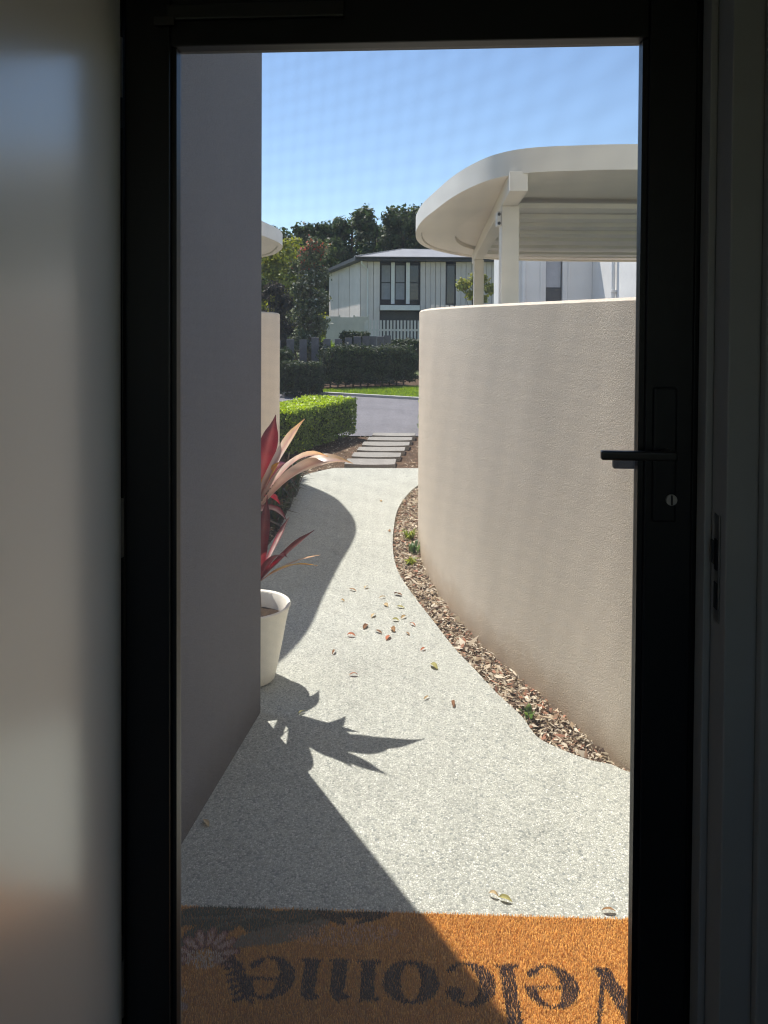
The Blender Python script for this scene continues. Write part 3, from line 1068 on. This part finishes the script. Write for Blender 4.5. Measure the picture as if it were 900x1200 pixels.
def tuft(name, loc, n, h, w, cols, label, cat, seed, group=None, arch=.6):
    rg = np.random.default_rng(seed)
    root = empty(name, loc)
    tag(root, label, cat, group)
    a = rg.uniform(0, 2 * math.pi, n)
    L = h * rg.uniform(.5, 1.2, n)
    out = L * rg.uniform(.2, 1.0, n) * arch
    d = np.stack([np.cos(a), np.sin(a), np.zeros(n)], 1)
    s = np.stack([-np.sin(a), np.cos(a), np.zeros(n)], 1) * w
    b0 = d * rg.uniform(0, h * .35, (n, 1))
    z = np.array((0, 0, 1.0))
    m1 = b0 + d * out[:, None] * .4 + z * L[:, None] * .75
    tp = b0 + d * out[:, None] + z * L[:, None] * rg.uniform(.5, 1.0, (n, 1))
    v = np.stack([b0 - s * .5, b0 + s * .5, m1 + s, tp, m1 - s], 1)
    quads_mesh('foliage', v, 5, 'leaf', root, pal(cols, n, rg, .3), faces=[(0, 1, 2, 4), (4, 2, 3)])
    return root


GR = [(.10, .17, .03), (.16, .22, .04), (.07, .12, .03)]
tuft('weed', (0.605, 3.13, -.03), 26, .055, .008, [(.16, .24, .06), (.10, .17, .05)], 'pale green weed at the near end of the bark strip', 'weed', 21)
tuft('weed', (0.20, 5.75, -.03), 60, .09, .007, [(.32, .36, .06), (.22, .28, .05)], 'yellow green grassy weed in the bark under the wall nose', 'weed', 22, None, 1.0)
tuft('weed', (0.185, 5.15, -.03), 40, .06, .007, [(.34, .36, .05), (.22, .26, .05)], 'low yellow weed further along the bark strip', 'weed', 23, None, 1.2)
tuft('weed', (0.22, 5.42, -.03), 20, .10, .012, [(.09, .15, .06), (.13, .19, .07)], 'blue green weed against the wall nose', 'weed', 24)
k = 0
for (x, y) in ((-0.93, 7.55), (-0.90, 7.1), (-0.89, 6.6), (-0.91, 6.1), (-0.95, 5.5), (-0.99, 7.85)):
    tuft('ground_cover', (x, y, -.04), 130, .26, .012, [(.05, .075, .025), (.08, .09, .035), (.11, .06, .03), (.04, .05, .02)],
         'dark strappy ground cover beside the shaded wall end', 'plant', 40 + k, 'ground cover along the shaded wall', .9)
    k += 1

# fallen leaves on the path
rg = np.random.default_rng(15)
LIT = [(-.180, 4.575), (-.230, 4.40), (.09, 4.50), (.03, 3.88), (.07, 4.11), (-.05, 4.17), (.13, 3.93), (.19, 3.25), (-.235, 3.70), (-.13, 3.46), (.345, 2.10), (.315, 2.115), (.62, 2.06),
       (0.0, 4.45), (-.09, 4.02), (.20, 3.74), (.10, 4.30), (.02, 4.33), (.055, 3.98), (.115, 4.15), (-.02, 3.95), (.16, 4.05), (.24, 3.55), (-.10, 4.62), (.05, 5.9), (-.02, 6.9), (.30, 3.2), (-.16, 3.9),
       (-.33, 3.12), (-.56, 2.42)]
LC = [(.30, .17, .08), (.40, .28, .14), (.20, .10, .05), (.45, .16, .08), (.35, .32, .12), (.5, .38, .22)]
LN = ['brown', 'tan', 'dark brown', 'rusty red', 'olive', 'straw coloured']
for i, (x, y) in enumerate(LIT):
    L = rg.uniform(.014, .032) * (.7 if y < 2.3 else 1)
    a = rg.uniform(0, math.pi)
    c = LC[i % len(LC)]
    root_o = np.array((x, y, 0.0))
    d = np.array((math.cos(a), math.sin(a), 0)) * L
    o = strap_leaf(root_o - d + (0, 0, .004), root_o + d + (0, 0, .006), rg.uniform(.004, .018), L * rg.uniform(.5, .9), [c, c, tuple(q * .7 for q in c)], .5, rg.uniform(-.4, .4), 100 + i, None, root_o)
    o.name = 'fallen_leaf'
    o.location = root_o
    o.data.materials[0] = MATS['litter']
    where = 'by the doormat edge' if y < 2.3 else 'near the leaf shadows' if y < 3.48 else 'among the litter on the sunlit path' if y < 4.8 else 'where the path narrows'
    tag(o, 'small %s dry leaf lying %s' % (LN[i % len(LC)], where), 'leaf', 'dry leaves scattered on the path')


# ------------------------------------------------------------------ hedges
def hedge(name, p0, p1, width, h, n, size, cols, label, group=None, seed=1, z0=0.05, topcols=None, stems=5, mat='leaf', rough=.03):
    rg = np.random.default_rng(seed)
    p0, p1 = np.array(p0, float), np.array(p1, float)
    d = p1 - p0
    L = np.linalg.norm(d)
    rz = math.atan2(d[1], d[0])
    root = empty(name, (*p0, 0.0), rz)
    tag(root, label, 'hedge', group)
    MB().box((.06, -width / 2 + .06, z0 + .04), (L - .06, width / 2 - .06, h - .05), .04).build('core', 'hedge_core', root)
    ar = np.array([L * width, L * h, L * h, width * h, width * h])
    f = rg.choice(5, n, p=ar / ar.sum())
    u, v = rg.random(n), rg.random(n)
    P = np.zeros((n, 3)); Nn = np.zeros((n, 3))
    hz = z0 + (h - z0) * v
    for k, (px, py, pz, nn) in enumerate(((u * L, (v - .5) * width, np.full(n, h), (0, 0, 1)), (u * L, np.full(n, -width / 2), hz, (0, -1, 0)), (u * L, np.full(n, width / 2), hz, (0, 1, 0)),
                                         (np.zeros(n), (u - .5) * width, hz, (-1, 0, 0)), (np.full(n, L), (u - .5) * width, hz, (1, 0, 0)))):
        mk = f == k
        P[mk] = np.stack([px, py, pz], 1)[mk]
        Nn[mk] = nn
    # lumpy clipped surface, softened corners
    bump = .5 * np.sin(P[:, 0] * 9 + seed) * np.sin(P[:, 1] * 8 + 1) + .5 * np.sin(P[:, 2] * 11 + P[:, 0] * 5)
    P += Nn * (bump * rough + rg.normal(0, rough * .7, n) - .015)[:, None]
    ctr = np.array((L / 2, 0, h / 2))
    q = np.abs((P - ctr) / np.array((L / 2, width / 2, h / 2)))
    srt = np.sort(q, 1)
    P -= (np.clip(srt[:, 1:2] - .82, 0, 1) * .35) * (P - ctr) * np.array((min(1, .5 / L), .5, .35))
    c = pal(cols, n, rg, .25)
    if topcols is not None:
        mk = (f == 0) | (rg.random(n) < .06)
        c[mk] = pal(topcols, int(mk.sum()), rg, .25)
    quads_mesh('foliage', leaves(P, Nn, size, .55, rg), 4, mat, root, c)
    for k in range(stems):
        x = L * (k + .5) / stems
        MB().tube([(x, 0, -.08), (x + .02, .02, z0 + .15)], [.022, .018], 7).build('stem', 'bark', root)
    return root


LG = [(.12, .19, .04), (.15, .23, .045), (.09, .145, .03), (.18, .26, .05)]
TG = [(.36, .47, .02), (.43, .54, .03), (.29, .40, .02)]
DG = [(.03, .045, .018), (.04, .058, .024), (.055, .072, .03), (.022, .034, .014)]
# the right long side of the near hedge runs (-1.08,9.16) -> (-0.37,11.05)
dv = np.array((.71, 1.89)); dv /= np.linalg.norm(dv)
lf_ = np.array((-dv[1], dv[0]))
a0 = np.array((-1.07, 9.20)) + lf_ * .36
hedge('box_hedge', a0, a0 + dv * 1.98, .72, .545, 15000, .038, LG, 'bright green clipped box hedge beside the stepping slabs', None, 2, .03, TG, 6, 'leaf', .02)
hedge('box_hedge', (.86, 11.25), (1.3, 12.6), .72, .52, 5000, .045, LG, 'green clipped hedge just showing past the sunlit wall', None, 3, .03, TG, 4)
hedge('clipped_hedge', (-1.45, 19.35), (.62, 20.5), .85, .97, 9000, .075, DG, 'long dark clipped hedge in front of the timber posts', None, 4, .10, DG, 11, 'far_leaf', .07)
hedge('clipped_hedge', (-2.32, 17.45), (-1.42, 17.45), .85, .70, 5000, .07, DG, 'small low dark hedge by the lane', None, 5, .04, DG, 4, 'far_leaf', .04)
hedge('clipped_hedge', (-3.6, 19.2), (-2.34, 19.2), .8, .93, 4000, .075, DG, 'dark hedge partly behind the small low hedge', None, 6, .06, DG, 4, 'far_leaf', .05)
hedge('clipped_hedge', (.25, 24), (2.6, 24.4), .9, 1.08, 5000, .09, DG, 'dark hedge behind the end of the long clipped hedge', None, 7, .15, DG, 6, 'far_leaf', .05)
hedge('clipped_hedge', (-1.25, 22.8), (-.45, 22.8), .8, 1.34, 3500, .08, DG, 'dark hedge top showing above the timber posts', None, 8, .1, DG, 4, 'far_leaf', .05)

# grass blades on the verge
rg = np.random.default_rng(31)
n = 9000
vp = np.array([(-1.2, 17.85), (1.6, 16.3), (2.4, 16.3), (2.4, 20.4), (1.2, 20.1), (-1.8, 18.5)])
P = rg.uniform(vp.min(0), vp.max(0), (n * 2, 2))
P = P[inside(vp, P[:, 0], P[:, 1])]
n = len(P)
a = rg.uniform(0, math.pi, n)
s = np.stack([np.cos(a), np.sin(a), np.zeros(n)], 1) * .012
b0 = np.stack([P[:, 0], P[:, 1], np.full(n, -.02)], 1)
tp = b0 + np.stack([rg.normal(0, .02, n), rg.normal(0, .02, n), rg.uniform(.03, .07, n)], 1)
tag(quads_mesh('grass', np.stack([b0 - s, b0 + s, tp], 1), 3, 'leaf', None, pal([(.24, .33, .05), (.30, .39, .06), (.2, .28, .05)], n, rg)), 'short mown grass blades on the bright verge', 'grass', kind='stuff')

# ------------------------------------------------------------------ timber posts and fences
pf = empty('timber_post_fence', (-2.9, 20.55, 0))
tag(pf, 'weathered grey timber post fence behind the dark hedges', 'fence')
rg = np.random.default_rng(5)
xs = [-2.85, -2.52, -2.18, -1.87, -1.56, -1.25, -0.98, -0.74, -0.50, -0.30, -0.10, 0.10]
for i, x in enumerate(xs):
    hh = 1.16 + .012 * i + rg.normal(0, .02)
    box('post', (-.097, -.045, -.05), (.097, .045, hh), 'weathered_post', pf, .006, loc=(x + 2.9, .10 * i + rg.normal(0, .02), 0), rz=rg.normal(0, .06))
box('rail', (0, .06, .35), (3.1, .09, .45), 'weathered_post', pf, rz=.42)


def pickets(name, p0, p1, top, gap, w, mat, label, zrails=(.35, 1.35)):
    p0, p1 = np.array(p0, float), np.array(p1, float)
    d = p1 - p0
    L = np.linalg.norm(d)
    root = empty(name, (*p0, 0), math.atan2(d[1], d[0]))
    tag(root, label, 'fence')
    src = None
    for k in range(int(L / gap)):
        if src is None:
            src = MB().box((-w / 2, -.012, .02), (w / 2, .012, top), .004).build('picket', mat, root, loc=(gap / 2, 0, 0))
        else:
            inst(src, root, loc=(gap * (k + .5), 0, 0))
    for z in zrails:
        box('rail', (0, .013, z), (L, .05, z + .07), mat, root)
    for x in np.arange(0, L + .1, 2.0):
        box('post', (x - .04, .052, -.1), (x + .04, .13, top - .05), mat, root)
    return root


pickets('picket_fence', (-.68, 28), (3.2, 28), 1.74, .125, .07, 'picket_paint', 'pale picket fence in front of the grey house')
pickets('picket_fence', (.72, 12.0), (2.2, 12.0), 1.90, .075, .05, 'picket_paint', 'white picket tops just above the sunlit curved wall')
pn = empty('panel_fence', (-2.5, 33, 0))
tag(pn, 'cream panel fence left of the pale picket fence', 'fence')
for k in range(3):
    box('panel', (k * .62, -.02, .02), (k * .62 + .56, .02, 1.92 - .03 * (k % 2)), 'fence_cream', pn, .005)
    box('post', (k * .62 + .56, -.04, -.05), (k * .62 + .62, .04, 1.98), 'fence_cream', pn, .005)

# ------------------------------------------------------------------ far grey house
gh = empty('grey_house', (-1.55, 51, 0))
tag(gh, 'two storey grey house with hipped roof behind the picket fence', 'house')
GO = np.array((-1.55, 51.0))


def quadwall(name, a, c, z0, z1, mat, parent, thick=.25, origin=GO):
    a, c = np.array(a, float) - origin, np.array(c, float) - origin
    d = (c - a) / np.linalg.norm(c - a)
    nrm = np.array((-d[1], d[0])) * thick
    return MB().prism([tuple(a), tuple(c), tuple(c + nrm), tuple(a + nrm)], z0, z1).build(name, mat, parent)


Bc, Ac, Cc = np.array((-1.55, 51.0)), np.array((-4.6, 64.0)), np.array((9.5, 51.0))
# left side: three cladding panels with dark joints between
dl = (Ac - Bc)
for t0, t1, mt in ((.02, .30, 'cladding_light'), (.315, .64, 'cladding'), (.655, 1.0, 'cladding')):
    quadwall('cladding_panel', Bc + dl * t1, Bc + dl * t0, 0, 5.75, mt, gh, .2)
quadwall('joint_backing', Bc + dl * .99 + (.06, .015), Bc + (.06, .015), 0, 5.7, 'charcoal_trim', gh, .1)
# front: panels either side of the window bay, each a grooved cladding board run
for x0, x1, mt in ((-1.55, -.28, 'cladding_light'), (2.4, 4.08, 'cladding'), (4.75, 9.5, 'cladding')):
    nb = max(2, int((x1 - x0) / .33))
    bwid = (x1 - x0) / nb
    src = None
    for k in range(nb):
        if src is None:
            src = MB().box((0, 51.0 - 51, 0), (bwid - .02, .2, 5.75), .01).build('cladding_board', mt, gh, loc=(x0 + 1.55, 0, 0))
        else:
            inst(src, gh, loc=(x0 + 1.55 + k * bwid, 0, 0))
box('recess_back', (1.27, .7, 0), (3.95, .8, 5.75), 'charcoal_trim', gh)
box('recess_cheek', (1.21, .02, 0), (1.27, .8, 5.75), 'charcoal_trim', gh)
box('recess_cheek', (3.95 - .05, .02, 0), (3.948, .69, 5.75), 'charcoal_trim', gh)
for x0, x1, mt in ((1.32, 2.0, 'curtain'), (2.26, 2.95, 'curtain'), (3.2, 3.88, 'window_glass')):
    wn = box('window', (x0, .55, 3.2), (x1, .62, 5.6), 'charcoal_trim', gh)
    for z0, z1 in ((3.26, 4.35), (4.42, 5.54)):
        box('pane', (x0 + .05, .52, z0), (x1 - .05, .548, z1), mt if z0 > 4 or mt == 'curtain' else 'window_glass', wn)
for x in (2.0, 3.0):
    box('mullion_post', (x, .02, 2.95), (x + .24, .3, 5.7), 'white_paint', gh, .01)
box('balcony_slab', (1.28, -.35, 2.52), (3.9, .68, 2.86), 'white_paint', gh, .01)
box('garage_door', (1.3, .45, 0.05), (3.88, .52, 2.4), 'garage_dark', gh)
wn = box('window', (5.66, .1, .5), (6.26, .2, 5.6), 'charcoal_trim', gh)
for z0, z1 in ((.6, 2.9), (3.0, 5.5)):
    box('pane', (5.72, .07, z0), (6.2, .098, z1), 'window_glass', wn)
box('back_wall', (-2.5, 12.8, 0), (11, 13.05, 5.7), 'cladding', gh)
box('side_wall', (10.8, .1, 0), (11.04, 12.8, 5.7), 'cladding', gh)
# roof: eave slab following the plan, hipped above
ev = [(-.35, -.7), (11.7, -.7), (11.7, 13.6), (-3.75, 13.6)]
MB().prism(ev, 5.76, 6.0).build('eave', 'charcoal_trim', gh)
r1, r2 = (2.9, 6.2, 7.2), (7.6, 6.6, 7.2)
vs = [(x, y, 6.003) for x, y in ev] + [r1, r2]
rf = mesh_obj('roof', vs, [(0, 1, 5, 4), (1, 2, 5), (2, 3, 4, 5), (3, 0, 4)], 'roof_sheet', gh)
for p, q in (((-.35, -.7, 6.03), r1), (r1, r2), ((11.7, -.7, 6.03), r2)):
    MB().beam(p, q, .12, .06).build('ridge_cap', 'roof_sheet', rf)
MB().tube([(.05, -.6, 5.75), (.05, -.5, 5.6), (.45, -.08, 5.2), (.45, -.08, 0)], .06, 8).build('downpipe', 'white_paint', gh)
MB().tube([(-.3, -.74, 5.95), (11.6, -.74, 5.95)], .07, 8).build('gutter', 'charcoal_trim', gh)

# ------------------------------------------------------------------ white neighbour house behind the canopy
wh = empty('white_house', (2.28, 15.0, 0))
tag(wh, 'white rendered house with narrow window behind the cream canopy', 'house')
box('wall', (0, 0, 0), (.87, 1.0, 3.4), 'white_paint', wh)
box('wall', (1.2, 0, 0), (1.77, 1.0, 3.4), 'white_paint', wh)
box('wall', (.8705, 0, 2.92), (1.1995, 1.0, 3.4), 'white_paint', wh)
box('wall', (.8705, 0, 0), (1.1995, 1.0, .9), 'white_paint', wh)
wn = box('window', (.872, .10, .902), (1.198, .16, 2.918), 'charcoal_trim', wh)
box('pane', (.895, .085, .93), (1.175, .099, 2.32), 'window_glass', wn)
box('blind', (.895, .085, 2.34), (1.175, .099, 2.89), 'curtain', wn)
box('sill', (.84, -.05, .86), (1.23, -.002, .898), 'white_paint', wh)
box('wall', (1.775, -6, 0), (2.1, 1.0, 3.4), 'white_paint', wh)
box('wall', (2.11, -6, 0), (9, 1.0, 3.38), 'white_paint', wh)
box('roof', (-.1, -.12, 3.402), (9.1, 1.1, 3.5), 'charcoal_trim', wh)
box('reveal', (1.30, -.03, 0), (1.34, -.001, 3.35), 'white_paint', wh)
box('reveal', (.76, -.03, 0), (.80, -.001, 3.35), 'white_paint', wh)
for pts in ([(.43, -.05, 0), (.43, -.05, 3.4)],):
    MB().tube(pts, .04, 10).build('downpipe', 'white_paint', wh)
dp = MB().tube([(1.725, -1.55, 0), (1.725, -1.55, 3.4)], .035, 10).build('downpipe', 'white_paint', wh)
box('pipe_clip', (1.68, -1.6, 2.18), (1.774, -1.5, 2.22), 'white_paint', dp)


# ------------------------------------------------------------------ trees
def tree(name, x, y, h, blobs, n, size, cols, label, seed, group=None, trunk=.2, mat='far_leaf', extra=None, shell=.55):
    """blobs: (dx, dy, z, rx, ry, rz) foliage clumps"""
    rg = np.random.default_rng(seed)
    root = empty(name, (x, y, 0))
    tag(root, label, 'tree', group)
    zt = max(b_[2] for b_ in blobs)
    tk = MB().tube([(0, 0, -.1), (.05 * h * rg.normal(0, .3), 0, h * .25), (.1 * rg.normal(), .1 * rg.normal(), zt)], [trunk, trunk * .75, trunk * .25], 9)
    for b_ in blobs[:10]:
        st = (0, 0, max(.1, b_[2] * .45))
        tk.tube([st, (b_[0] * .5, b_[1] * .5, b_[2] * .75), (b_[0], b_[1], b_[2])], [trunk * .35, trunk * .22, trunk * .08], 6)
    tk.build('trunk', 'bark', root, True)
    # every clump is itself a cluster of small tufts
    vol = np.array([b_[3] * b_[4] * b_[5] for b_ in blobs]) ** .66
    which = rg.choice(len(blobs), n, p=vol / vol.sum())
    B = np.array(blobs)[which]
    nt_ = 26
    tdir = unit(rg.normal(0, 1, (len(blobs), nt_, 3)))
    tuft_i = rg.integers(0, nt_, n)
    td = tdir[which, tuft_i]
    rr2 = rg.uniform(shell, 1.0, n)
    base_ = td * (.78 * rr2)[:, None] + rg.normal(0, .17, (n, 3))
    P = B[:, :3] + base_ * B[:, 3:]
    nr = unit(base_ + np.array((0, 0, .4)))
    c = pal(cols, n, rg, .3)
    tv = rg.uniform(.75, 1.25, (len(blobs), nt_))[which, tuft_i]
    c = np.clip(c * tv[:, None], 0, 1)
    if extra:
        for (zlo, zhi, frac, ec) in extra:
            mk = (P[:, 2] > zlo) & (P[:, 2] < zhi) & (rg.random(n) < frac)
            c[mk] = pal(ec, int(mk.sum()), rg, .2)
    quads_mesh('crown', leaves(P, nr, size, .6, rg), 4, mat, root, c)
    return root


def crown(h, r, seed, lo=.3, k=16, taper=.5):
    rg = np.random.default_rng(seed)
    out = []
    for i in range(k):
        t = (i + .5) / k
        z = h * (lo + (1 - lo) * t * .93)
        rad_ = r * (1 - taper * abs(t - .35) / .65) * rg.uniform(.55, 1)
        a = rg.uniform(0, 2 * math.pi)
        s = r * rg.uniform(.34, .52) * (1.1 - .38 * t)
        out.append((rad_ * .68 * math.cos(a), rad_ * .68 * math.sin(a), z - s * .4, s, s, s * .85))
    return out


DARK = [(.05, .075, .028), (.07, .10, .036), (.04, .06, .026), (.085, .115, .045)]
MID = [(.08, .11, .03), (.11, .14, .04), (.06, .085, .025)]
YEL = [(.30, .31, .05), (.36, .35, .06), (.21, .23, .04), (.16, .18, .04)]
GRG = [(.13, .15, .07), (.09, .115, .05), (.18, .20, .11), (.07, .09, .045)]
for i, (x, y, h, r, lb) in enumerate((
        (-3.5, 85, 15.0, 3.3, 'tall dark tree with a pointed top behind the roof of the grey house'),
        (2.2, 88, 15.9, 3.4, 'tallest dark tree right behind the roof apex of the grey house'),
        (-7.4, 82, 13.0, 3.0, 'shorter dark tree left of the grey house roof'),
        (6.6, 92, 15.0, 3.6, 'dark tree partly hidden by the rounded canopy end'),
        (-12.5, 84, 12.4, 3.6, 'dark tree showing above the yellow green tree'),
        (-.9, 94, 14.2, 4.0, 'dark tree filling the dip between two tall trees'))):
    tree('tall_tree', x, y, h, crown(h, r * 1.35, 50 + i, .3, 26, .42), 15000, .5, DARK, lb, 60 + i, None, .35)
tree('bushy_tree', -5.2, 68, 9.6, crown(9.6, 2.4, 71, .1, 18), 8000, .34, MID, 'mid green bushy tree at the far corner of the grey house', 72, None, .25)
tree('bushy_tree', -9.0, 70, 10.0, crown(10.0, 3.2, 73, .1, 20), 9000, .34, MID, 'mid green tree between the dark trees and the yellow green tree', 74, None, .25)
tree('broad_tree', -4.7, 38, 6.3, crown(6.3, 2.2, 75, .2, 20, .4), 11000, .20, YEL, 'yellow green broad tree behind the flowering shrub', 76, None, .18)
tree('broad_tree', -7.2, 36, 6.0, crown(6.0, 2.2, 77, .15, 16, .4), 6000, .22, MID, 'green tree mostly hidden by the tall grey wall', 78, None, .18)
tree('dark_shrub', -4.3, 29, 3.4, crown(3.4, 1.4, 79, .05, 14, .4), 6000, .15, [(.035, .03, .022), (.05, .04, .03), (.025, .025, .018)], 'brownish dark shrub in shade beside the flowering shrub', 80, None, .1)
fb = [(0.0 + .25 * math.sin(i * 2.1), .25 * math.cos(i * 1.7), .55 + i * .262, .52 - .012 * abs(i - 6), .52, .36) for i in range(14)]
tree('flowering_shrub', -2.38, 24.4, 4.3, fb, 9000, .115, GRG, 'tall leafy shrub with red blossom at its top', 81, None, .09, 'far_leaf',
     [(3.85, 4.9, .33, [(.55, .10, .06), (.5, .16, .10)]), (3.3, 3.85, .08, [(.5, .12, .07)]), (.4, 3.3, .10, [(.42, .42, .36)])])
tree('small_tree', 3.5, 30, 3.7, [(-.45, 0, 3.15, .4, .4, .28), (.2, .1, 3.35, .45, .4, .3), (.6, 0, 3.0, .4, .4, .25), (-.1, 0, 2.75, .35, .35, .22), (.35, .2, 2.6, .3, .3, .2)],
     1500, .13, [(.25, .27, .05), (.32, .30, .06), (.18, .2, .05)], 'sparse yellow green small tree between canopy columns', 83, None, .05)
tree('low_shrub', -1.9, 27.5, 1.1, crown(1.1, .8, 85, .05, 8, .4), 2000, .11, TG, 'bright green low shrub behind the timber posts', 86, None, .03)
tree('low_shrub', -3.4, 23.6, 1.0, crown(1.0, .7, 87, .05, 8, .4), 1500, .11, MID, 'green low shrub behind the timber posts beside the flowering shrub', 88, None, .03)
tag(tree('far_wood', -22, 78, 10, [(dx, 0, 5 + 2 * math.sin(dx), 3.5, 3, 4.5) for dx in range(-30, 10, 4)], 9000, .5, DARK, 'far belt of dark trees behind the yellow green tree', 90, None, .3), kind='stuff')
